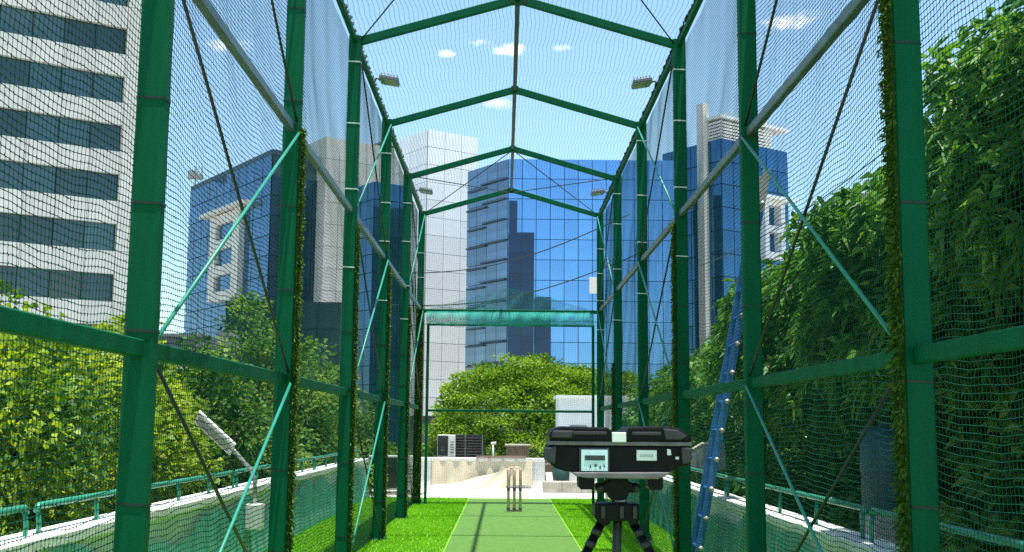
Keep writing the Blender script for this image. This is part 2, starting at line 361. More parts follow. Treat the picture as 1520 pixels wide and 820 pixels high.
# ------------------------------------------------------------------ equipment on and behind the far wall
def ac_unit(x, y, z, w, h, d, label, fan=True):
    t = thing('ac_unit', label, 'air conditioner', (x, y, z), 'air conditioning outdoor units')
    MB().box((x, y, z+h/2+.04), (w, d, h-.04)).build('casing', 'acwhite', t, bevel=.015)
    g = MB().box((x-w*.18, y-d/2-.008, z+h/2+.04), (w*.58, .016, h*.84)).build('fan_panel', 'grille', t)
    cx, cz, r = x-w*.18, z+h/2+.04, min(w*.27, h*.4)
    for k in (1, .75, .5, .25):
        MB().tube([(cx+r*k*math.cos(q*.3142), y-d/2-.022, cz+r*k*math.sin(q*.3142)) for q in range(21)], .005, 5).build('guard_ring', 'dgrey', g)
    for sx in (-1, 1): MB().box((x+sx*w*.33, y, z+.02), (.08, d+.04, .04)).build('foot', 'dgrey', t)
    for k in range(5): MB().box((x+w*.34, y-d/2-.004, z+h*.3+k*h*.11), (w*.22, .008, .012)).build('vent_slot', 'dgrey', t)
ac_unit(-2.30, 24.2, .03, .98, .74, .34, 'white air conditioner unit standing on the terrace floor beyond the left posts')
ac_unit(-1.35, 27.5, .62, .42, .56, .30, 'small air conditioner unit left of the dark louvred cabinet on the far wall')
tag(MB().box((-2.3, 24.25, .012), (1.3, .6, .05)).build('equipment_slab', 'dirty', None, org=(-2.3, 24.2, 0)), 'grey slab under the white air conditioner unit', 'slab')
t = thing('louvred_cabinet', 'dark louvred equipment cabinet behind the far wall', 'cabinet', (-.9, 28.2, .5))
MB().box((-.92, 28.2, .88), (.80, .4, .62)).build('casing', 'grille', t)
for x in (-1.335, -.92, -.505): MB().box((x, 27.985, .88), (.03, .03, .66)).build('upright', 'lampgrey', t)
for k in range(9): MB().bar((-1.31, 27.98, .60+.065*k), (-.53, 27.98, .60+.065*k), .05, .012).build('louvre', 'dgrey', t)
t = thing('roof_box', 'brown boxed hatch behind the far wall', 'box', (.35, 28.2, .6)); MB().box((.35, 28.2, .78), (.55, .5, .32)).build('body', 'brown', t); MB().bar((.04, 28.2, .96), (.66, 28.2, .96), .58, .04).build('lid', 'dirty', t)
tag(MB().bar((-.62, 26.72, .71), (.52, 26.74, .715), .22, .035).build('timber_board', 'brown', None, org=(0, 26.7, .69)), 'brown plank lying on top of the far end parapet', 'board')
t = thing('vent_pipe', 'short white vent pipe rising behind the far parapet', 'pipe', (-.24, 27.4, .5)); MB().tube([(-.24, 27.4, .5), (-.24, 27.4, 1.0)], .025, 8).build('stem', 'acwhite', t, True); MB().tube([(-.29, 27.4, 1.0), (-.17, 27.4, 1.02)], .03, 8).build('cap', 'acwhite', t, True)
tag(MB().box((0, 30.5, -2.3), (9, 7.5, 5.4)).build('lower_roof', 'podium'), None, None, kind='structure')
t = thing('white_hut', 'small white rooftop hut right of the wide tree', 'hut', (3.0, 34, .4))
MB().box((2.9, 35, 1.3), (2.55, 2.0, 1.9)).build('wall', 'whitepaint', t); MB().box((2.9, 35, 2.29), (2.7, 2.15, .08)).build('roof_slab', 'whitepaint', t)
MB().box((2.2, 33.985, 1.0), (.5, .03, .9)).build('door', 'lampgrey', t)

# ------------------------------------------------------------------ buildings
A1 = math.radians(55); U1 = np.array([math.sin(A1), math.cos(A1), 0]); U2 = np.array([-math.cos(A1), math.sin(A1), 0]); UZ = np.array([0, 0, 1.0])
def boxmesh(name, d, m, ch=0):
    b = MB().box((0, 0, 0), d); me = bpy.data.meshes.new(name); me.from_pydata(b.v, [], b.f); me.materials.append(MT[m]); return me
def solve_t(P, u, px):                                    # how far along u until the edge stands at that image column
    k = (px-747.3)/FOC
    return (k*P[1]-P[0])/(u[0]-k*u[1])
def block(parent, P, ua, la, ub, lb, z0, z1, m, name='wall'):
    c = np.array([P[0], P[1], 0])+ua*la/2+ub*lb/2; c[2] = (z0+z1)/2
    return MB().box(c, (la, lb, z1-z0), ua, ub, UZ).build(name, m, parent)
def grid(parent, P, u, L, z0, z1, nc, nr, name, m, out=.05, gap=.06, thick=.08, jitter=.0, skip=None, depth=0):
    u = np.array(u); nrml = np.array([u[1], -u[0], 0]);
    if nrml[1] > 0: nrml = -nrml
    cw, chh = L/nc, (z1-z0)/nr; me = boxmesh(name, (cw-gap, thick, chh-gap), m)
    rz = math.atan2(u[1], u[0])
    for r in range(nr):
        for c in range(nc):
            if skip and skip(c, r): continue
            p = np.array([P[0], P[1], 0])+u*(c+.5)*cw+nrml*(out-thick/2); p[2] = z0+(r+.5)*chh
            piece(name, me, parent, p, (rnd.gauss(0, jitter), 0, rz+rnd.gauss(0, jitter)))
def zat(py, Y): return 1.43+(631.8-py)/FOC*Y
# left stone tower with ribbon windows
P = np.array(at(228, 300, 70)); Lh = 24.0; P0 = P-U1*Lh
t = thing('stone_office_tower', 'grey beige stone office tower with dark ribbon windows at far left', 'building', (P[0], P[1], GZ))
block(t, P0-U2*-.35, U1, Lh-.4, U2, 14, GZ, 33.8, 'joint')
nrml = np.array([U1[1], -U1[0], 0]); zt = 25.6; st = 3.07; nc = 12; cw = (Lh-2.2)/nc
sp_me = boxmesh('stone_panel', (cw-.03, .34, 1.38), 'stone'); pn_me = boxmesh('window_pane', (cw-.07, .06, 1.72), 'glassA'); pn2_me = boxmesh('window_pane', (cw-.07, .06, 1.72), 'glassA2'); pr_me = boxmesh('stone_panel', (2.17, .34, st-.03), 'stone')
rz = math.atan2(U1[1], U1[0])
for i in range(-2, 11):
    ztop = zt-st*i
    for c in range(nc):
        p = P0+U1*(c+.5)*cw; q = p+nrml*0; q[2] = ztop+.72; piece('stone_panel', sp_me, t, q, (0, 0, rz))
        q = p-nrml*.20; q[2] = ztop-.83; piece('window_pane', pn_me, t, q, (rnd.gauss(0, .006), 0, rz+rnd.gauss(0, .006))) if rnd.random() < .72 else piece('window_pane', pn2_me, t, q, (0, 0, rz))
    q = P-U1*1.1; q[2] = ztop-.1; piece('stone_panel', pr_me, t, q, (0, 0, rz))
# left blue glass block
def glass_tower():
    Y = 150; P = np.array(at(404, 229, Y)); z1 = P[2]; L = solve_t(P, U2, 272)
    t = thing('blue_glass_block', 'dark blue glass office block with antennas behind the left side net', 'building', (P[0], P[1], GZ))
    block(t, P+U1*.2+U2*.2, U1, 12, U2, L-.2, GZ, z1, 'mullion')
    block(t, P+U2*0+U1*0, U1, 12.2, U2, L, z1+.0, z1+.7, 'mullion', 'parapet_band')
    grid(t, P, U2, L, z1-30, z1, 11, 11, 'glass_pane', 'glassB', gap=.14, jitter=.004)
    Lr = 12; P2 = P+U1*.05
    grid(t, P2, U1, Lr, z1-30, z1-2.8, 6, 10, 'glass_pane', 'glassD', gap=.12, jitter=.004)  # shaded side of the block put into the pane colour
    # white stair bay with three windows
    a, b = solve_t(P, U2, 356), solve_t(P, U2, 312); Pm = P+U2*(a+b)/2; n2 = np.array([-U2[1], U2[0], 0]); n2 = n2 if n2[1] < 0 else -n2
    zt, zb = zat(318, Pm[1]), zat(449, Pm[1])
    c = Pm+n2*.35; c[2] = (zt+zb)/2; w = (b-a)
    for s in (-1, 1): MB().box(c+U2*s*w*.39, (w*.22, 1.0, zt-zb), U2, n2, UZ).build('stair_bay', 'creampanel', t)
    for k in range(4): MB().box(np.array([c[0], c[1], zb+(zt-zb)*(k+.12)/3.35]), (w*.56, .98, (zt-zb)*.115), U2, n2, UZ).build('stair_bay', 'creampanel', t)
    MB().box(np.array([c[0], c[1], zt+.3])+n2*.4, (w*1.45, 1.9, .5), U2, n2, UZ).build('cornice', 'creampanel', t)
    for k in range(3): MB().box(np.array([c[0], c[1], zb+(zt-zb)*(k+.62)/3.35])-n2*.1, (w*.5, .2, (zt-zb)*.2), U2, n2, UZ).build('window', 'glassB', t)
    # roof plant
    A = at(290, 270, 168); MB().tube([(A[0], A[1], z1-.5), (A[0], A[1], z1+2.3)], .12, 6).build('antenna_mast', 'roofgrey', t)
    MB().box((A[0]-.5, A[1], z1+1.0), (1.1, .9, 1.2)).build('roof_plant', 'roofgrey', t); MB().box((A[0]+.6, A[1], z1+.7), (.8, .9, .7)).build('roof_plant', 'roofgrey', t)
    for k in (-.7, .3, .9): MB().tube([(A[0]+k, A[1], z1+.6), (A[0]+k, A[1], z1+1.9+k*.4)], .07, 5).build('antenna_rod', 'roofgrey', t)
    B = at(474, 236, 156); MB().box((B[0], B[1]+2, z1+.1), (2.6, 3, 3.4)).build('roof_hut', 'darkteal', t)
glass_tower()
# dark low block and small grey houses in front of it
P = np.array(at(335, 447, 104)); t = thing('dark_glass_annex', 'low dark teal annex in front of the left blue glass block', 'building', (P[0], P[1], GZ))
block(t, P+np.array([0, .2, 0]), np.array([1., 0, 0]), 10.5, np.array([0, 1., 0]), 8, GZ, P[2], 'mullion'); grid(t, P, (1, 0, 0), 10.5, P[2]-15, P[2], 5, 6, 'cladding_panel', 'darkteal', gap=.08)
for (px0, px1, py, Y, m, lab, hm) in [(232, 300, 500, 88, 'greyhut', 'small grey house with flat roof left of the dark teal annex', 'flat'), (296, 338, 514, 84, 'greyhut', 'grey house with stepped roof right beside the dark teal annex', 'step'), (238, 266, 545, 60, 'whitepaint', 'white low roof peeking over the left trees', 'flat')]:
    a, b = at(px0, py, Y), at(px1, py, Y); t = thing('small_house', lab, 'house', (a[0], Y, GZ), 'small houses behind the left trees')
    MB().box(((a[0]+b[0])/2, Y+3, (GZ+a[2])/2), (b[0]-a[0], 6, a[2]-GZ)).build('wall', m, t)
    MB().box(((a[0]+b[0])/2, Y+3, a[2]+.12), (b[0]-a[0]+.5, 6.5, .24)).build('roof', m, t)
    if hm == 'step': MB().box(((a[0]+b[0])/2+.3, Y+3, a[2]+.7), ((b[0]-a[0])*.5, 3, .92)).build('stair_head', m, t)
    for k in range(3): MB().box((a[0]+(b[0]-a[0])*(k+.5)/3, Y-.02, a[2]-1.6), ((b[0]-a[0])*.16, .1, 1.1)).build('window', 'glassA', t)
# white tower in the centre
P = np.array(at(635, 192, 135)); z1 = P[2]; La = solve_t(P, U1, 704); Lb = 8.0
t = thing('white_clad_tower', 'tall white panel clad tower, the brightest in the centre', 'building', (P[0], P[1], GZ))
block(t, P+U1*.12+U2*.12, U1, La-.2, U2, Lb-.2, GZ, z1-.1, 'joint')
rows = 16; hh = 2.15
grid(t, P, U1, La, z1-rows*hh, z1, 3, rows, 'cladding_panel', 'whitepanel', out=.1, gap=.05)
grid(t, P, U2, Lb, z1-rows*hh, z1, 4, rows, 'cladding_panel', 'whitepanel', out=.1, gap=.05)
MB().box(P+U1*La*.5+U2*Lb*.5+UZ*(-.02), (La*.9, Lb*.9, .2), U1, U2, UZ).build('roof_slab', 'whitepanel', t)
P = np.array(at(484, 203, 152)); z1 = P[2]; L = solve_t(P, U1, 614)
t = thing('cream_clad_tower', 'broad cream panel clad tower left of the brighter white one', 'building', (P[0], P[1], GZ))
block(t, P+U1*.12+U2*.12, U1, L-.2, U2, 10, GZ, z1-.1, 'joint')
grid(t, P, U1, L, z1-36, z1, 7, 12, 'cladding_panel', 'creampanel', out=.1, gap=.05)
grid(t, P+U1*.05, U2, 10, z1-36, z1, 5, 12, 'cladding_panel', 'creampanel', out=.1, gap=.05)
for a, b in ((.5, .5),): MB().box(P+U1*L*.72+U2*2+UZ*.35, (4.4, 4.6, .35), U1, U2, UZ).build('roof_canopy', 'roofgrey', t)
P = np.array(at(556, 269, 122)); z1 = P[2]; L = solve_t(P, U1, 606)
t = thing('slim_glass_block', 'slim deep blue glass block in front of the cream tower', 'building', (P[0], P[1], GZ))
block(t, P+U1*.2+U2*.2, U1, L-.2, U2, 6, GZ, z1, 'mullion'); grid(t, P, U1, L, z1-28, z1, 3, 14, 'glass_pane', 'glassB', gap=.1, jitter=.004); grid(t, P, U2, 6, z1-28, z1, 4, 14, 'glass_pane', 'glassB', gap=.1, jitter=.004)
# centre curtain wall
Y = 110; P = np.array(at(755, 236, Y)); z1 = P[2]; X2 = at(1003, 236, Y)[0]; L = X2-P[0]; EX = np.array([1., 0, 0]); EY = np.array([0, 1., 0])
t = thing('curtain_wall_block', 'wide bright blue curtain wall block behind the end of the cage', 'building', (P[0], P[1], GZ))
block(t, P+EX*.2+EY*.2, EX, L-.3, EY, 14, GZ, z1, 'mullion')
grid(t, P, (1, 0, 0), L, z1-2.0*12, z1, 12, 12, 'glass_pane', 'glassF', gap=.06, jitter=.0035)
Lb = solve_t(P, U2, 690)
block(t, P+EX*.1+U2*.2, EX, 9, U2, Lb-.3, GZ, z1-.05, 'mullion', 'rear_wing')
grid(t, P, U2, Lb, z1-2.0*13, z1, 4, 13, 'glass_pane', 'glassL', gap=.06, jitter=.004)
nl = np.array([U2[1], -U2[0], 0]); nl = nl if nl[1] < 0 else -nl
for k in range(1, 12):
    for s0, s1 in ((.02, .62), (.5, .98)):
        z = z1-2.0*k-(.25 if s0 > .1 else 0)+rnd.uniform(-.15, .15)
        MB().box(P+U2*Lb*(s0+s1)/2+nl*.16+UZ*(z-P[2]), (Lb*(s1-s0)*rnd.uniform(.8, 1), .24, .16), U2, nl, UZ).build('reflected_ledge', 'mullion', t)  # reflected ledges built as thin irregular bars
def slab(px0, px1, py, yo, m, nm, nr):  # dark shapes reflected in the facade, built as projecting glass blocks
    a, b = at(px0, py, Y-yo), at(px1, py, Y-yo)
    MB().box(((a[0]+b[0])/2, Y-yo/2-.06, (a[2]-6)/2), (b[0]-a[0], yo-.1, a[2]+6)).build('reflection_block', 'mullion', t)
    grid(t, (a[0], Y-yo), (1, 0, 0), b[0]-a[0], a[2]-2.0*nr, a[2], max(1, round((b[0]-a[0])/1.3)), nr, 'reflection_pane', 'glassD', gap=.05, jitter=.004)
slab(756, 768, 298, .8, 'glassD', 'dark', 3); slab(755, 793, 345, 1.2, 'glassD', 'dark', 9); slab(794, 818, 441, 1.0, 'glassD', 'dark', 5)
a = at(881, 424, Y); MB().box((a[0], Y-.08, a[2]), (.85, .12, 1.6)).build('beige_infill_panel', 'creampanel', t)
# right glass block with white louvred tower
Y = 120; P = np.array(at(1070, 205, Y)); z1 = P[2]; La = solve_t(P, U1, 1175); Lb = solve_t(P, U2, 985)
t = thing('louvre_top_block', 'deep blue glass block crowned by a white louvred tower behind right net', 'building', (P[0], P[1], GZ))
block(t, P+U1*.2+U2*.2, U1, La-.2, U2, Lb-.2, GZ, z1, 'mullion')
grid(t, P, U1, La, z1-30, z1, 6, 12, 'glass_pane', 'glassB', gap=.1, jitter=.004); grid(t, P, U2, Lb, z1-30, z1, 6, 12, 'glass_pane', 'glassB', gap=.1, jitter=.004)
a = solve_t(P, U2, 1050); n1 = np.array([U1[1], -U1[0], 0]); n2 = nl
c = P+U2*a+n2*.3; c[2] = (z1-30+z1+4.2)/2; MB().box(c, (1.0, .9, 34.2), U2, n2, UZ).build('white_column', 'creampanel', t)
T = P+U1*.3+U2*.3; tw1, tw2, th = La*.72, a*1.0, zat(163, Y)-z1
MB().box(T+U1*tw1/2+U2*tw2/2+UZ*(th/2), (tw1-.8, tw2-.8, th), U1, U2, UZ).build('louvre_tower_core', 'roofgrey', t)
for k in range(6):
    z = th*(k+.4)/6.2
    MB().box(T+U1*tw1*.52+U2*(-.0)+UZ*z, (tw1, .7, .22), U1, np.array([U2[0]*.9, U2[1]*.9, .43]), np.array([-U2[0]*.43, -U2[1]*.43, .9])).build('louvre', 'whitepanel', t)
    MB().box(T+U2*tw2*.40+UZ*z, (tw2*.75, .7, .22), U2, np.array([U1[0]*.9, U1[1]*.9, .43]), np.array([-U1[0]*.43, -U1[1]*.43, .9])).build('louvre', 'whitepanel', t)
MB().box(T+U2*tw2*.88+U1*.2+UZ*(th/2), (tw2*.26, 1.2, th), U2, U1, UZ).build('tower_pier', 'creampanel', t)
MB().box(T+U1*tw1*.93+U2*.3+UZ*(th/2), (.9, 1.2, th), U1, U2, UZ).build('tower_pier', 'creampanel', t)
MB().box(T+U1*(tw1*.66)+U2*tw2*.45+UZ*(th+.2), (tw1*1.45, tw2*1.25, .3), U1, U2, UZ).build('tower_roof', 'whitepanel', t)
for k in range(7): MB().box(T+U1*(tw1*(.05+.2*k))+U2*(-.5)+UZ*(th+.42), (.12, 1.6, .12), U1, U2, UZ).build('roof_rib', 'whitepanel', t)
b0, b1 = solve_t(P, U1, 1128), solve_t(P, U1, 1158); c = P+U1*(b0+b1)/2+n1*.5
zt, zb = zat(283, Y), zat(374, Y)
for s in (-1, 1): MB().box(np.array([c[0], c[1], (zt+zb)/2])+U1*s*(b1-b0)*.4, ((b1-b0)*.2, 1.2, zt-zb), U1, n1, UZ).build('balcony_pier', 'whitepanel', t)
for k in range(3): MB().box(np.array([c[0], c[1], zb+(zt-zb)*k/2.2+.4]), ((b1-b0)*.6, 1.18, .7), U1, n1, UZ).build('balcony_parapet', 'whitepanel', t)
MB().box(np.array([c[0], c[1], zt+.2])+n1*.4, ((b1-b0)*1.5, 2.0, .4), U1, n1, UZ).build('balcony_roof', 'whitepanel', t)

# ------------------------------------------------------------------ trees
def leaves(name, C, N_, L, Wd, tone, m, parent, droop=.25, bend=.18):
    n = len(C); d = nrm(N_); r = nrm(np.cross(d, rng.normal(0, 1, (n, 3)))); s = nrm(np.cross(d, r))
    L = L[:, None]; Wd = Wd[:, None]
    base = C; mid = C+d*L*.5+s*L*bend*.4; tip = C+d*L-np.array([0, 0, 1])*L*droop
    V = np.stack([base, mid-r*Wd, tip, mid+r*Wd], 1).reshape(-1, 3)-np.array(ORG[parent.name])
    me = fastmesh(name, V, np.arange(n*4).reshape(-1, 4), np.clip(tone, 0, 1))
    o = bpy.data.objects.new(name, me); COL.objects.link(o); o.parent = parent; me.materials.append(MT[m]); ORG[o.name] = ORG[parent.name]
    return o
def crown_points(c, rad, n, seed, lump=.22, zmin=-1.0, shell=.55):
    g = np.random.default_rng(seed); d = nrm(g.normal(0, 1, (n*2, 3))); d = d[d[:, 2] > zmin][:n]; n = len(d)
    ph = g.uniform(0, 6.28, 6)
    f = 1+lump*(np.sin(d[:, 0]*5+ph[0])*np.sin(d[:, 1]*4+ph[1])+.7*np.sin(d[:, 2]*7+ph[2]+d[:, 0]*3)+.4*np.sin(d[:, 0]*11+d[:, 1]*9+ph[3]))
    s = shell+(1-shell)*g.uniform(0, 1, n)**.6
    return np.array(c)+d*np.array(rad)*(f*s)[:, None], d, s
def tree(name, label, c, rad, trunk, seed, m, nclump, per, csize, L, Wd, zmin=-.9, rosette=False, group=None, droop=.25, lump=.22, shell=.5, upbias=.5, zflat=.6):
    g = np.random.default_rng(seed+100); t = thing(name, label, 'tree', (trunk[0], trunk[1], GZ), group)
    tp = MB(); top = np.array(c)+np.array([0, 0, rad[2]*.2]); b = np.array([trunk[0], trunk[1], GZ]); k = np.array(trunk[:2]+(c[2]-rad[2]*.7,)) if c[2]-rad[2]*.7 > GZ+.5 else (b+top)/2
    tp.tube([b, (b+k)/2+np.array([.08, .05, 0]), k, (k+top)/2, top], (.24, .20, .16, .10, .04), 9)
    P_, d, s = crown_points(c, rad, nclump, seed, lump, zmin, shell)
    for q in P_[::max(1, nclump//22)]:
        o = k+(top-k)*g.uniform(0, .7); md = (o+q)/2+np.array([0, 0, -.1]); tp.tube([o, md, o+(q-o)*.95], (.06, .035, .012), 6)
    tp.build('trunk', 'bark', t, True)
    bright = .32+.4*np.clip((P_[:, 2]-c[2])/rad[2]*.0+g.uniform(0, 1, nclump), 0, 1) if len(P_) == nclump else .5
    ct = g.uniform(.25, .7, len(P_)) if rosette else np.clip(.5+.28*np.sin(P_[:, 0]*2.1+P_[:, 2]*2.9)*np.sin(P_[:, 1]*1.7-P_[:, 2]*2.3+1)+g.uniform(-.38, .38, len(P_)), 0, 1)
    if rosette:
        ax = nrm(d*.9+np.array([0, 0, .55])+g.normal(0, .35, d.shape)); C, Nn, T = [], [], []
        C = np.repeat(P_, per, 0); A = np.repeat(ax, per, 0); n = len(C)
        rd = nrm(np.cross(A, g.normal(0, 1, (n, 3)))); tilt = g.uniform(.15, 1.0, n)[:, None]
        Nn = A*tilt+rd; C = C+A*g.uniform(-.06, .08, (n, 1)); T = np.repeat(ct, per)+g.normal(0, .14, n)
        # filler leaves deeper in the crown
    else:
        C = np.repeat(P_, per, 0); n = len(C); off = g.normal(0, 1, (n, 3)); off *= (csize*g.uniform(.3, 1, n)/np.linalg.norm(off, axis=1))[:, None]; off[:, 2] *= zflat
        C = C+off; Nn = nrm(off)+np.array([0, 0, upbias*.4])+.5*np.repeat(d, per, 0)+g.normal(0, .5, (n, 3)); T = np.repeat(ct, per)+g.normal(0, .16, n)
    leaves('crown', C, Nn, g.uniform(*L, n), g.uniform(*Wd, n), T, m, t, droop)
    return t
GR = 'broad leaved trees along the right parapet'
R_L, R_W = (.14, .25), (.022, .038)
for i, (c, rad, nc_, lab) in enumerate([
        ((4.4, 6.1, 5.75), (2.2, 2.5, 1.4), 2800, 'high broad leaved tree mostly out of view, raised to shade the right side'),  # crown raised and spread out of view to shade the right side
        ((5.45, 9.5, 3.75), (1.75, 1.85, 1.6), 3400, 'dark broad leaved tree right of the turf wrapped right post'),
        ((5.1, 12.4, 2.95), (1.8, 2.1, 1.6), 3300, 'broad leaved tree behind the net right of the blue ladder'),
        ((5.0, 16.0, 2.5), (1.9, 2.3, 1.6), 2800, 'broad leaved tree whose crown shows either side of the blue ladder'),
        ((4.9, 21.0, 1.6), (2.1, 2.6, 1.8), 2400, 'broad leaved tree left of the blue ladder, low behind the parapet'),
        ((4.6, 27.0, .7), (2.2, 2.8, 2.1), 2000, 'farthest broad leaved tree of the right row near the cage end')]):
    tree('broad_leaved_tree', lab, c, rad, (c[0]+.5, c[1]), 30+i, 'leafR', nc_, 11, .3, R_L, R_W, -.75, True, GR, .35, .09, .5)
for i, (c, rad, lab) in enumerate([((5.6, 6.0, -.6), (1.9, 2.2, 2.9), 'dark shrub in deep shade under the nearest right tree'), ((5.5, 10.0, -.6), (1.8, 2.3, 2.6), 'dark shrub in shade below the second right tree'), ((5.4, 14.0, -.7), (1.8, 2.4, 2.6), 'dark shrub in shade outside the right net by the ladder'), ((5.3, 18.4, -.9), (1.8, 2.6, 2.4), 'dark shrub beyond the ladder under the right trees')]):
    tree('shade_shrub', lab, c, rad, (c[0]+.2, c[1]), 90+i, 'leafR', 1500, 12, .3, (.14, .24), (.025, .045), -.8, True, 'shrubs under the right trees', .35, .15, .5)
for i, (c, rad) in enumerate([((7.6, 7.0, 1.9), (2.2, 3.2, 3.9)), ((7.6, 12.5, 1.2), (2.2, 3.3, 3.4)), ((7.6, 18.5, .8), (2.2, 3.6, 2.9))]):
    tree('backing_tree', ['dense dark tree deep behind the nearest right tree', 'dense dark tree deep behind the middle of the right row', 'dense dark tree deep behind the right row past the ladder'][i], c, rad, (c[0]+.3, c[1]), 60+i, 'leafR', 1500, 16, .55, (.2, .32), (.05, .08), -.9, False, 'second row of trees at right', .3, .15, .5)
# left trees below the parapet
GL = 'trees beyond the left parapet'
tree('yellow_green_tree', 'yellow green bushy tree at the left edge behind the railing', (-5.6, 11.5, .6), (1.75, 1.9, 1.95), (-5.8, 11.5), 1, 'leafL', 760, 52, .27, (.07, .12), (.022, .04), -.95, False, GL, lump=.25, shell=.55)
tree('yellow_green_tree', 'taller yellow green tree just left of the big left post', (-5.2, 14.2, .95), (1.5, 1.7, 1.75), (-5.4, 14.4), 2, 'leafL', 700, 52, .27, (.07, .12), (.022, .04), -.95, False, GL, lump=.28, shell=.55)
tree('mid_green_tree', 'mid green tree between the two nearest left posts', (-6.3, 20.5, .7), (2.3, 2.0, 2.1), (-6.3, 20.5), 3, 'leafM', 720, 50, .38, (.09, .16), (.03, .05), -.9, False, GL, lump=.25)
tree('mid_green_tree', 'taller dark green tree with its crown behind the second left post', (-5.1, 24.0, .8), (2.0, 2.0, 2.35), (-5.1, 24.0), 4, 'leafM', 720, 50, .38, (.09, .16), (.03, .05), -.9, False, GL, lump=.25)
tree('mid_green_tree', 'lower green tree seen between the second and third left posts', (-4.6, 29.5, .3), (1.9, 2.0, 1.9), (-4.6, 29.5), 5, 'leafM', 900, 34, .3, (.09, .16), (.03, .05), -.9, False, GL, lump=.25)
# wide umbrella-crowned tree beyond the far wall
tree('wide_crowned_tree', 'wide domed green tree beyond the far end of the cage', (.8, 44.0, -.9), (3.8, 3.8, 5.1), (.8, 44.5), 6, 'leafC', 860, 110, .62, (.10, .19), (.03, .055), -.55, False, None, lump=.025, shell=.8, zflat=.34)
tree('wide_crowned_tree', 'smaller domed tree crown right of the wide one, by the white hut', (4.3, 47.0, .3), (2.3, 3.0, 3.6), (4.3, 47.0), 8, 'leafC', 330, 110, .6, (.10, .19), (.03, .055), -.55, False, None, lump=.14, shell=.7, zflat=.32)

# ------------------------------------------------------------------ steel cage
X0, HW, EV, RG, LOW, UP = .106, 1.65, 5.33, 5.81, 1.74, 3.54
YK = {k: 11.28+3.2*k for k in range(-3, 4)}
cage = thing('net_cage_frame', 'green steel portal frame cage with posts, rails, braces and pitched roof', 'cage', (X0, 11.28, 0))
PW, PD = .125, .085
strips = {(-1, -1): UP, (-1, 0): UP-.15, (-1, 1): UP-.1, (-1, 2): UP-.3, (-1, 3): UP, (1, -2): UP, (1, 0): UP-.1, (1, 2): 2.4}
def turf_strip(parent, x, y, z1, side, front):
    n = int(1500*z1/3.5); z = rng.uniform(.08, z1, n)
    if front: p = np.stack([x+rng.uniform(-.07, .07, n), np.full(n, y-PD/2-.012), z], 1); d = np.stack([rng.normal(0, .4, n), -np.ones(n), rng.normal(-.3, .5, n)], 1)
    else: p = np.stack([np.full(n, x-side*(PW/2+.012)), y+rng.uniform(-.045, .045, n), z], 1); d = np.stack([-side*np.ones(n), rng.normal(-.4, .5, n), rng.normal(-.3, .5, n)], 1)
    if not front:                                          # fringe standing out along the two long edges
        n2 = int(n*.6); e = rng.choice([-1, -1, 1], n2); z2 = rng.uniform(.08, z1, n2); n += n2
        p = np.concatenate([p, np.stack([x-side*(PW/2+rng.uniform(0, .03, n2)), y+e*.045, z2], 1)])
        d = np.concatenate([d, np.stack([-side*rng.uniform(.0, 1, n2), e*rng.uniform(.5, 1, n2), rng.normal(-.3, .5, n2)], 1)])
    b = MB()
    if front: b.box((x, y-PD/2-.008, z1/2+.04), (.15, .016, z1-.08))
    else: b.box((x-side*(PW/2+.008), y, z1/2+.04), (.016, .095, z1-.08))
    s = b.build('turf_strip', 'stripback', parent)
    o = leaves('pile', p, d, rng.uniform(.022, .045, n), rng.uniform(.004, .008, n), rng.uniform(0, 1, n), 'tuft', s, .2); o['kind'] = 'stuff'
for k, y in YK.items():
    for s in (-1, 1):
        x = X0+s*HW
        p = MB().bar((x, y, .012), (x, y, EV+.02), PW, PD, .1, up=(0, 1, 0)).build('post', 'post', cage)
        MB().box((x, y, .021), (.24, .20, .014)).build('base_plate', 'post', p)
        for bx_ in (-.09, .09):
            for by_ in (-.07, .07): MB().tube([(x+bx_, y+by_, .028), (x+bx_, y+by_, .062)], .011, 6).build('anchor_bolt', 'chrome', p)
        for gx in (-1, 1): MB().add([(x+gx*(PW/2), y-.004, .028), (x+gx*(PW/2+.05), y-.004, .028), (x+gx*PW/2, y-.004, .15), (x+gx*(PW/2), y+.004, .028), (x+gx*(PW/2+.05), y+.004, .028), (x+gx*PW/2, y+.004, .15)], [(0, 1, 2), (5, 4, 3), (0, 3, 4, 1), (1, 4, 5, 2), (2, 5, 3, 0)]).build('gusset', 'post', p)
        ztop = 5.2; zz = rnd.uniform(.35, .6)
        while zz < ztop:
            w = k >= 0 and zz > 2.9; hh = .012 if w else .010
            e = 0.0035+(.0 if (s, k) not in strips or zz > strips[(s, k)] else 0)
            MB().bar((x, y, zz-hh/2), (x+.0005, y, zz+hh/2), PW+2*e, PD+2*e, .12, up=(0, 1, 0)).build('cable_tie', 'tiew' if w else 'tied', p); zz += rnd.uniform(.45, .8)
        if (s, k) in strips: turf_strip(p, x, y, strips[(s, k)], s, (s, k) == (-1, 3))
    for s in (-1, 1):
        MB().bar((X0+s*(HW-PW/2+.02), y, EV-.03), (X0+s*.02, y, RG-.05), .06, .085, .12).build('rafter', 'post', cage)
    MB().box((X0, y, RG-.05), (.09, .07, .10)).build('ridge_joint', 'post', cage)
ks = sorted(YK)
for a, b in zip(ks[:-1], ks[1:]):
    ya, yb = YK[a]+PD/2, YK[b]-PD/2
    for s in (-1, 1):
        x = X0+s*HW
        MB().bar((x, ya, LOW), (x, yb, LOW), .05, .075).build('lower_rail', 'post', cage)
        MB().bar((x, ya, UP), (x, yb, UP), .05, .065).build('upper_rail', 'steel', cage)
        MB().bar((x, ya, EV-.03), (x, yb, EV-.03), .05, .06).build('eave_rail', 'post', cage)
    MB().bar((X0, YK[a]+.036, RG-.045), (X0, YK[b]-.036, RG-.045), .05, .06).build('ridge_beam', 'darkrod', cage)
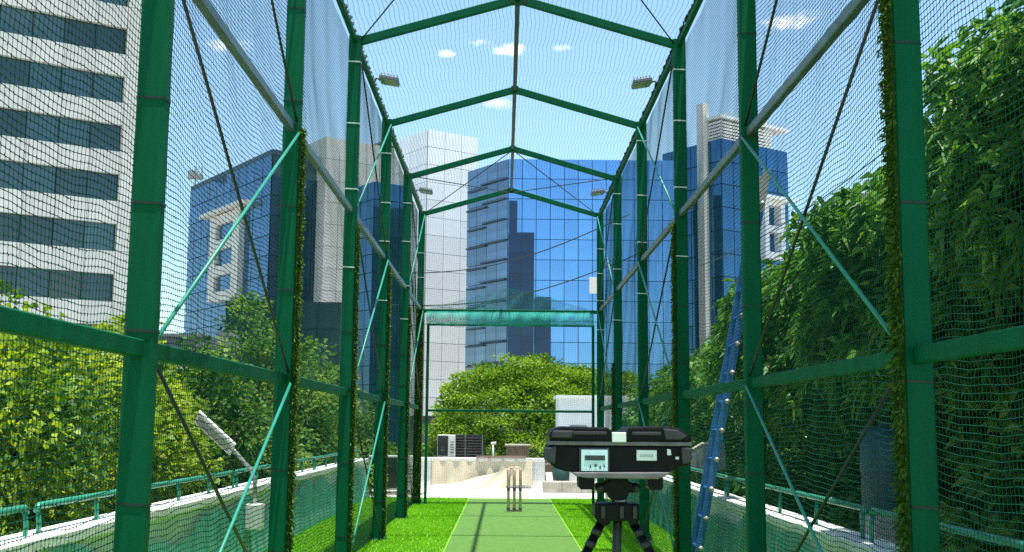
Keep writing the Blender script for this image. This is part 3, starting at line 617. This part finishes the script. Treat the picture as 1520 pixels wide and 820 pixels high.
for a in (-2, 0, 2):
    ya, yb = YK[a]+.02, YK[a+1]-.02
    for s in (-1, 1):
        xi = X0+s*(HW-.035); xo = X0+s*(HW-.055)
        for z0, z1 in ((.08, LOW-.02), (LOW+.04, UP-.03), (UP+.04, EV-.05)):
            if a == 2 and z0 < 1: continue
            MB().tube([(xi, ya, z1), (xi, yb, z0)], .0095, 8).build('brace_cable', 'darkrod', cage, True)
            MB().tube([(xo, ya, z0), (xo, yb, z1)], .0105, 8).build('brace_rod', 'tealrod', cage, True)
for a in (-1, 2):
    ya, yb = YK[a], YK[a+1]
    for s in (-1, 1):
        MB().tube([(X0+s*(HW-.05), ya, EV-.02), (X0+s*.03, yb, RG-.09)], .008, 6).build('roof_brace', 'darkrod', cage, True)
        MB().tube([(X0+s*.03, ya, RG-.09), (X0+s*(HW-.05), yb, EV-.02)], .008, 6).build('roof_brace', 'darkrod', cage, True)
ye = YK[3]
MB().bar((X0-HW+PW/2, ye, 3.50), (X0+HW-PW/2, ye, 3.50), .06, .065).build('end_crossbar', 'post', cage)
MB().bar((X0-HW+.17, ye+.06, 1.69), (X0+HW-.15, ye+.06, 1.69), .04, .045).build('end_crossbar', 'post', cage)
MB().bar((X0-HW+.17, ye+.06, 3.25), (X0+HW-.15, ye+.06, 3.25), .035, .035).build('end_crossbar', 'post', cage)
for x in (X0-HW+.15, X0+HW-.13): MB().bar((x, ye+.06, .012), (x, ye+.06, 3.27), .05, .05, .12, up=(0, 1, 0)).build('end_upright', 'post', cage)
# teal net rolled under the crossbar
V = []; F = []
for j in range(9):
    for i in range(81):
        s, u = i/80, j/8; x = X0-HW+.12+(2*HW-.24)*s
        V.append((x, ye-.05-.03*math.sin(u*3.14)-.012*math.sin(s*60+u*3), 3.485-.24*u-.02*math.sin(s*3.14)*u+.012*math.sin(s*31)*u))
        if i < 80 and j < 8: q = j*81+i; F.append((q, q+81, q+82, q+1))
V2 = []; F2 = []
for j in range(13):
    for i in range(61):
        s, u = i/60, j/12; x = X0-HW+.1+(2*HW-.2)*s; zt = 3.53+.42*(1-abs(2*s-1))**.9
        V2.append((x, ye+.14+.03*math.sin(s*40+u*4), zt+(3.50-zt)*u))
        if i < 60 and j < 12: q = j*61+i; F2.append((q, q+61, q+62, q+1))
tag(MB().add(V2, F2).build('net_swag', 'swag', None, True, (X0, ye, 3.6)), 'sheer teal net swag gathered above the far crossbar', 'net')
tag(MB().add(V, F).build('net_roll', 'drapeend', None, True, (X0, ye, 3.4)), 'bright teal net roll hanging under the far crossbar', 'net')
# rope lashings along the eaves
for s in (-1, 1):
    pts = []; r = []
    for i in range(640):
        y = 1.7+19.2*i/639; pts.append((X0+s*(HW+.01)+.028*math.cos(i*1.1), y, EV+.035+.028*math.sin(i*1.1)+.01*math.sin(i*.17))); r.append(.014+.006*math.sin(i*.61))
    tag(MB().tube(pts, r, 5).build('lashing_rope', 'rope', None, True, (X0+s*HW, 11.3, EV)), 'dark lashing rope wound along the %s eave of the cage' % ('left' if s < 0 else 'right'), 'rope')

# ------------------------------------------------------------------ nets: every twine is a thin three-sided strand
TRI = np.array([[math.cos(a), math.sin(a)] for a in (math.pi/2, math.pi*7/6, math.pi*11/6)])
def strands(P, e1, e2, r):                                 # P (n,k,3)
    n, k, _ = P.shape
    V = P[:, :, None, :]+r*(TRI[:, 0][None, None, :, None]*e1+TRI[:, 1][None, None, :, None]*e2)
    idx = np.arange(n*k*3).reshape(n, k, 3); a = idx[:, :-1]; b = idx[:, 1:]
    F = np.stack([a, np.roll(a, -1, 2), np.roll(b, -1, 2), b], -1).reshape(-1, 4)
    return V.reshape(-1, 3), F
def net(name, label, grid_fn, us, vs, ku, kv, ru, rv, e_n, e_u, e_v, m, org, knots=0):
    uu = np.linspace(us[0], us[-1], ku); vv = np.linspace(vs[0], vs[-1], kv)
    A = grid_fn(uu[None, :].repeat(len(vs), 0), vs[:, None].repeat(ku, 1))      # strands running along u
    B = grid_fn(us[:, None].repeat(kv, 1), vv[None, :].repeat(len(us), 0))      # strands running along v
    V1, F1 = strands(A, e_n, e_v, ru); V2, F2 = strands(B, e_n, e_u, rv)
    if knots:                                              # knots at the crossings of the nearest bays
        ku_ = us[us < knots]; G = grid_fn(ku_[None, :].repeat(len(vs), 0), vs[:, None].repeat(len(ku_), 1)).reshape(-1, 3)
        dv = rng.normal(0, .0015, (len(G), 3))+(e_u*.6-e_v*.5)*.0055
        V3, F3 = strands(np.stack([G-dv, G+dv], 1), e_n, e_v, .0023); F2 = np.concatenate([F2, F3+len(V2)]); V2 = np.concatenate([V2, V3])
    me = fastmesh(name, np.concatenate([V1, V2])-np.array(org), np.concatenate([F1, F2+len(V1)]))
    return tag(link(name, me, m, None, org), label, 'net')
ex, ey, ez = np.array([1., 0, 0]), np.array([0, 1., 0]), np.array([0, 0, 1.])
def side_fn(s):
    def f(y, z):
        bay = np.abs(np.sin((y-1.68)/3.2*math.pi)); hh = np.sin(np.clip(z/EV, 0, 1)*math.pi*3)**2
        x = X0+s*(HW+.07)+s*(.03*bay*hh+.010*np.sin(y*1.2+z*1.7)+.002*np.sin(y*7+z*5+s))
        y2 = y+.010*np.sin(z*5.1+y*1.7)+.005*np.sin(z*13+y*7)+.02*np.sin(z*1.1+y*.6)
        z2 = z-.035*bay*np.sin(np.clip(z/1.8, 0, 3)*math.pi)**2+.009*np.sin(y*6.1+z*2)+.005*np.sin(y*15+z*7)+.02*np.sin(y*.9+z*1.3)
        return np.stack([x, y2, np.maximum(z2, .014)], -1)
    return f
for s, lab in ((-1, 'green mesh net stretched along the left side of the cage'), (1, 'green mesh net stretched along the right side of the cage')):
    net('side_net', lab, side_fn(s), np.arange(1.70, 20.9, .034), np.arange(.02, EV, .030), 150, 40, .0019, .0012, ex, ey, ez, 'netside', (X0+s*HW, 11.3, 0), 9.0)
def roof_fn(s):
    def f(y, q):
        x = X0+s*q*HW; bay = np.abs(np.sin((y-1.68)/3.2*math.pi))
        z = RG+.02-(RG-EV)*q-.05*bay*np.sin(q*math.pi)+.008*np.sin(y*4+q*7)
        x = x+.010*np.sin(y*4.2+q*9)+.006*np.sin(y*11+q*21)
        return np.stack([x, y+.01*np.sin(q*17+y), z], -1)
    return f
for s, lab in ((-1, 'dark mesh net over the left slope of the cage roof'), (1, 'dark mesh net over the right slope of the cage roof')):
    net('roof_net', lab, roof_fn(s), np.arange(1.70, 20.9, .16), np.arange(.01, 1.0, .0262), 190, 14, .0018, .0004, ez, ey, ex, 'netroof', (X0, 11.3, EV))
def end_fn(x, z):
    zr = RG-(RG-EV)*np.abs(x-X0)/HW; z2 = z*zr/RG+.006*np.sin(x*9+z*5)+.012*np.sin(x*2.2+z)-.03*np.sin((x-X0+HW)/(2*HW)*math.pi)
    return np.stack([x+.008*np.sin(z*6+x*3)+.004*np.sin(z*15), ye+.10+.02*np.sin(x*3+z*2), np.maximum(z2, .014)], -1)
net('end_net', 'fine green mesh net closing the far end of the cage', end_fn, np.arange(X0-HW, X0+HW, .04), np.arange(.02, RG, .036), 40, 46, .0011, .0011, ey, ex, ez, 'netside', (X0, ye, 0))

# ------------------------------------------------------------------ floodlights on the eaves
def floodlight(x, y, z, s, label):
    t = thing('floodlight', label, 'floodlight', (x, y, z), 'floodlights on the eave rails')
    d = -s
    MB().tube([(x, y, z), (x+d*.03, y, z+.045), (x+d*.07, y, z+.02)], .014, 8).build('bracket', 'lampgrey', t, True)
    ux = np.array([d*.985, 0, -.17]); ux /= np.linalg.norm(ux); uz = np.array([d*.17, 0, .985])
    c = np.array([x+d*.18, y, z+.015])
    h_ = MB().box(c, (.22, .26, .045), ux, ey, uz).build('housing', 'lampgrey', t, bevel=.008)
    for k in range(6): MB().box(c+ux*(-.09+.036*k)+uz*.034, (.008, .22, .024), ux, ey, uz).build('cooling_fin', 'lampgrey', h_)
    MB().box(c-uz*.026, (.19, .225, .008), ux, ey, uz).build('lens', 'lens', t)
floodlight(X0-HW+.0, 12.95, EV+.06, -1, 'nearer floodlight on the left eave rail')
floodlight(X0+HW-.0, 12.95, EV+.06, 1, 'nearer floodlight on the right eave rail')
floodlight(X0-HW+.0, 19.3, EV+.06, -1, 'farther floodlight on the left eave rail')
floodlight(X0+HW-.0, 19.3, EV+.06, 1, 'farther floodlight on the right eave rail')

# ------------------------------------------------------------------ lamp on the left parapet
t = thing('parapet_lamp', 'white flat panel lamp on a bent pole fixed to the left parapet', 'lamp', (-2.6, 12.1, 0))
a = at(378, 770, 12.1); b = at(378, 712, 12.1); c = at(374, 700, 12.1); d = at(350, 672, 12.1); e1 = at(338, 660, 12.1)
MB().box((a[0], 12.1, a[2]+.02), (.17, .16, .26)).build('junction_box', 'lampwhite', t, bevel=.012)
MB().tube([(a[0], 12.1, a[2]+.14), b, c, d, e1], .022, 10).build('pole', 'pole', t, True)
g0, g1 = at(346, 668, 12.1), at(292, 618, 12.1); ax = g1-g0; Lh = np.linalg.norm(ax); ax /= Lh; up = nrm(np.cross(ax, ey)); up = up if up[2] > 0 else -up
tilt = nrm(ey*.8-up*.6); tn = np.cross(ax, tilt)
MB().box((g0+g1)/2, (Lh, .25, .03), ax, tilt, tn).build('lamp_panel', 'lampwhite', t, bevel=.008)
MB().box((g0+g1)/2+tn*.02*(1 if tn[2] < 0 else -1), (Lh*.85, .14, .012), ax, tilt, tn).build('diffuser', 'lens', t)

# ------------------------------------------------------------------ blue ladder outside the right net
t = thing('blue_ladder', 'worn blue ladder leaning outward into the trees outside the right net', 'ladder', (1.96, 12.0, 0))
pb, pt = np.array([1.955, 0, .012]), np.array([2.74, 0, 4.02])
for yy in (11.83, 12.19):
    s_ = MB().bar(pb+ey*yy, pt+ey*yy, .03, .075, .15, up=(1, 0, 0)).build('stile', 'blue', t)
    MB().bar(pt+ey*yy-(pt-pb)/np.linalg.norm(pt-pb)*.35, pt+ey*yy+(pt-pb)/np.linalg.norm(pt-pb)*.12, .034, .079, .15, up=(1, 0, 0)).build('worn_end', 'rust', s_)
for k in range(13):
    c = pb+(pt-pb)*(k+.7)/13.6
    g = MB().tube([c+ey*11.76, c+ey*12.26], .017, 10).build('rung', 'blue', t, True)
    MB().tube([c+ey*11.74, c+ey*11.775], .026, 8).build('rung_end', 'rust', g, True)

# ------------------------------------------------------------------ rounded panel on the right parapet and drum
t = thing('arched_panel', 'grey arched panel with beige rim above the right parapet', 'panel', (2.9, 16.2, .6))
arch = [(2.60, .84), (2.60, 1.02), (2.66, 1.13), (2.78, 1.20), (2.95, 1.215), (3.10, 1.20), (3.12, .84)]
MB().prism(arch, 16.19, 16.22).build('mesh_fill', 'greyhut', t)
MB().tube([(x, 16.2, z) for x, z in arch[:-1]], .016, 8).build('rim', 'tarp', t, True)
MB().tube([(2.85, 16.25, .1), (2.85, 16.22, .86)], .02, 8).build('support', 'pole', t, True)
t = thing('water_drum', 'dim teal blue drum in the shade behind the right railing', 'drum', (4.1, 12.3, GZ))
MB().tube([(4.1, 12.3, 0.55), (4.1, 12.3, 0.59), (4.1, 12.3, 0.95), (4.1, 12.3, 0.97), (4.1, 12.3, 1.40), (4.1, 12.3, 1.45)], (.26, .29, .29, .30, .29, .24), 20).build('body', 'drum', t, True)
MB().tube([(4.1, 12.3, 1.45), (4.1, 12.3, 1.50)], .1, 12).build('cap', 'drum', t); MB().box((4.1, 12.3, -2.23), (.5, .5, 5.53)).build('stand', 'podium', t)

# ------------------------------------------------------------------ overhead cables
def cable(a, b, sag, label, r=.02):
    a, b = np.array(a), np.array(b); pts = [a+(b-a)*i/24-ez*sag*math.sin(i/24*math.pi) for i in range(25)]
    tag(MB().tube(pts, r, 5).build('overhead_cable', 'darkrod', None, True, tuple((a+b)/2)), label, 'cable')
cable(at(1040, 395, 30), at(1345, 200, 20), .25, 'black overhead cable sloping up into the right tree', .012)
cable(at(560, 405, 60), at(935, 318, 55), 1.0, 'overhead cable crossing before the far glass block, upper one', .03)
cable(at(560, 452, 60), at(960, 372, 55), 1.0, 'overhead cable crossing before the far glass block, lower one', .03)

# ------------------------------------------------------------------ stumps
sx, sy = .19, 19.2
t = thing('cricket_stumps', 'set of three pale pink cricket stumps with bails on the mat', 'stumps', (sx, sy, .03))
MB().bar((sx-.125, sy, .042), (sx+.125, sy, .042), .09, .026).build('base', 'band', t)
for k in (-1, 0, 1):
    x = sx+k*.098
    s_ = MB().tube([(x, sy, .05), (x, sy, .70), (x, sy, .725)], (.025, .025, .019), 12).build('stump', 'stump', t, True)
    MB().tube([(x, sy, .36), (x, sy, .44)], .027, 12).build('grip_band', 'band', s_, True)
    MB().tube([(x, sy, .055), (x, sy, .10)], .030, 12).build('socket', 'band', s_, True)
for k in (-1, 1):
    MB().tube([(sx+k*.098, sy, .735), (sx+k*.07, sy, .737), (sx+k*.03, sy, .737), (sx, sy, .735)], (.008, .012, .012, .008), 8).build('bail', 'stump', t, True)

# ------------------------------------------------------------------ black device on a tripod
DY = 3.4; C0 = at(915, 667, DY); sc = C0 - at(914, 667, DY); PX = sc[0]
t = thing('tripod_device', 'black boxy electronic device with pale display on a tripod', 'device', (C0[0], DY, 0))
def L2(px, py): return (C0[0]+(px-915)*PX, C0[2]+(667-py)*PX)
def out(name, pts, y0, y1, m, parent, bev=.003, sm=False): return MB().prism([L2(*p) for p in pts][::-1], DY+y0, DY+y1).build(name, m, parent, sm, bevel=bev)
body = out('body', [(811, 661), (810, 670), (815, 688), (822, 694), (836, 698), (852, 700), (982, 700), (998, 692), (1013, 689), (1017, 682), (1012, 675), (1018, 667), (1016, 661)], -.10, .14, 'black', t, .005)
out('side_grip', [(809, 665), (809, 684), (822, 688), (824, 662)], -.115, .12, 'dgrey', body, .004)
out('side_grip', [(1002, 662), (1004, 687), (1015, 684), (1019, 676), (1016, 672), (1021, 664)], -.115, .12, 'dgrey', body, .004)
lid = out('lid', [(818, 655), (811, 648), (820, 637), (834, 634), (898, 635), (903, 641), (924, 641), (929, 634), (975, 633), (1001, 636), (1016, 645), (1019, 651), (1014, 655)], -.11, .15, 'black', t, .006)
out('lid_rib', [(836, 641), (836, 646), (896, 646), (896, 641)], -.114, -.10, 'dgrey', lid, .002); out('lid_rib', [(932, 641), (932, 646), (974, 646), (974, 641)], -.114, -.10, 'dgrey', lid, .002)
out('corner_pad', [(976, 636), (980, 652), (1003, 652), (1012, 647), (998, 638)], -.118, .1, 'dgrey', lid, .004); out('corner_pad', [(818, 640), (816, 651), (846, 651), (848, 640)], -.118, .1, 'dgrey', lid, .004)
out('ridge_highlight', [(812, 655), (812, 661), (1018, 661), (1018, 655)], -.106, .145, 'tray', t, .002)  # highlight along the ridge put in as a grey strip
out('centre_latch', [(903, 642), (903, 656), (923, 656), (923, 642)], -.124, -.10, 'white', t, .002)
scn = out('display_bezel', [(856, 664), (856, 699), (900, 699), (900, 664)], -.108, -.09, 'dgrey', t, .002)
out('display', [(859, 667), (859, 697), (897, 697), (897, 667)], -.113, -.10, 'screen', scn, 0)
out('display_bar', [(864, 675), (864, 682), (893, 682), (893, 675)], -.1145, -.11, 'ink', scn, 0)
for a, b, c in ((871, 689, 2), (878, 687, 3), (885, 690, 2), (891, 688, 1.5)): out('display_mark', [(a, b), (a, b+4), (a+c, b+4), (a+c, b)], -.1145, -.11, 'ink', scn, 0)
lbl = out('maker_label', [(939, 667), (939, 682), (968, 682), (968, 667)], -.103, -.09, 'white', t, .001)
for k in range(5): out('faint_print', [(944+4*k, 673), (944+4*k, 677), (946.5+4*k, 677), (946.5+4*k, 673)], -.1045, -.10, 'faint', lbl, 0)
out('side_tag', [(983, 665), (983, 674), (989, 674), (988, 666)], -.104, -.09, 'white', t, .001); out('side_tag', [(995, 676), (995, 680), (1000, 680), (1000, 676)], -.104, -.09, 'white', t, .001)
out('tray', [(846, 699), (852, 705), (866, 707), (968, 708), (978, 704), (986, 698)], -.12, .15, 'tray', t, .003)
for a, b in ((856, 878), (957, 978)):
    out('foot_block', [(a, 706), (a, 720), (a+3, 724), (b-2, 724), (b, 720), (b, 706)], -.09, .0, 'black', t, .003)
hd = out('pan_head', [(902, 707), (902, 712), (888, 717), (886, 724), (891, 730), (899, 729), (903, 738), (910, 741), (922, 741), (929, 737), (932, 729), (942, 730), (946, 724), (944, 718), (931, 714), (930, 707)], -.035, .04, 'black', t, .004)
for px_, s in ((889, -1), (943, 1)):
    c = L2(px_, 723); MB().tube([(c[0], DY-.05, c[1]), (c[0], DY-.02, c[1]), (c[0], DY+.02, c[1])], (.011, .014, .014), 12).build('clamp_knob', 'dgrey', hd, True)
a, b = L2(921, 738), L2(921, 746); MB().tube([(a[0], DY, a[1]), (b[0], DY, b[1])], .018, 14).build('neck', 'chrome', t, True)
out('tripod_collar', [(882, 745), (881, 765), (886, 771), (893, 777), (902, 776), (904, 770), (930, 770), (932, 776), (942, 775), (946, 768), (946, 745)], -.045, .045, 'black', t, .004)
for px_ in (890, 917, 936): out('collar_lever', [(px_, 748), (px_, 766), (px_+6, 766), (px_+6, 748)], -.055, -.04, 'dgrey', t, .002)
for (px_, fx, fy) in ((893, -.58, -.10), (938, .64, -.10), (918, .01, .60)):
    c = L2(px_, 772); p0 = np.array([c[0], DY+fy*.05, c[1]]); p1 = np.array([c[0]+fx, DY+fy, .03])
    lg = MB().tube([p0, p0+(p1-p0)*.52], .0135, 10).build('leg', 'dgrey' if fy > 0 else 'black', t, True)
    MB().tube([p0+(p1-p0)*.5, p1], .010, 10).build('lower_section', 'chrome', lg, True); MB().tube([p0+(p1-p0)*.48, p0+(p1-p0)*.55], .0185, 10).build('leg_clamp', 'black', lg, True)
    for q in range(14): MB().tube([p0+(p1-p0)*(.02+.03*q), p0+(p1-p0)*(.035+.03*q)], .0152, 10).build('grip_ring', 'dgrey', lg, True) if fy < 0 else None
    MB().tube([p1+ez*.02, p1-ez*.0], (.016, .013), 10).build('rubber_foot', 'black', lg, True)
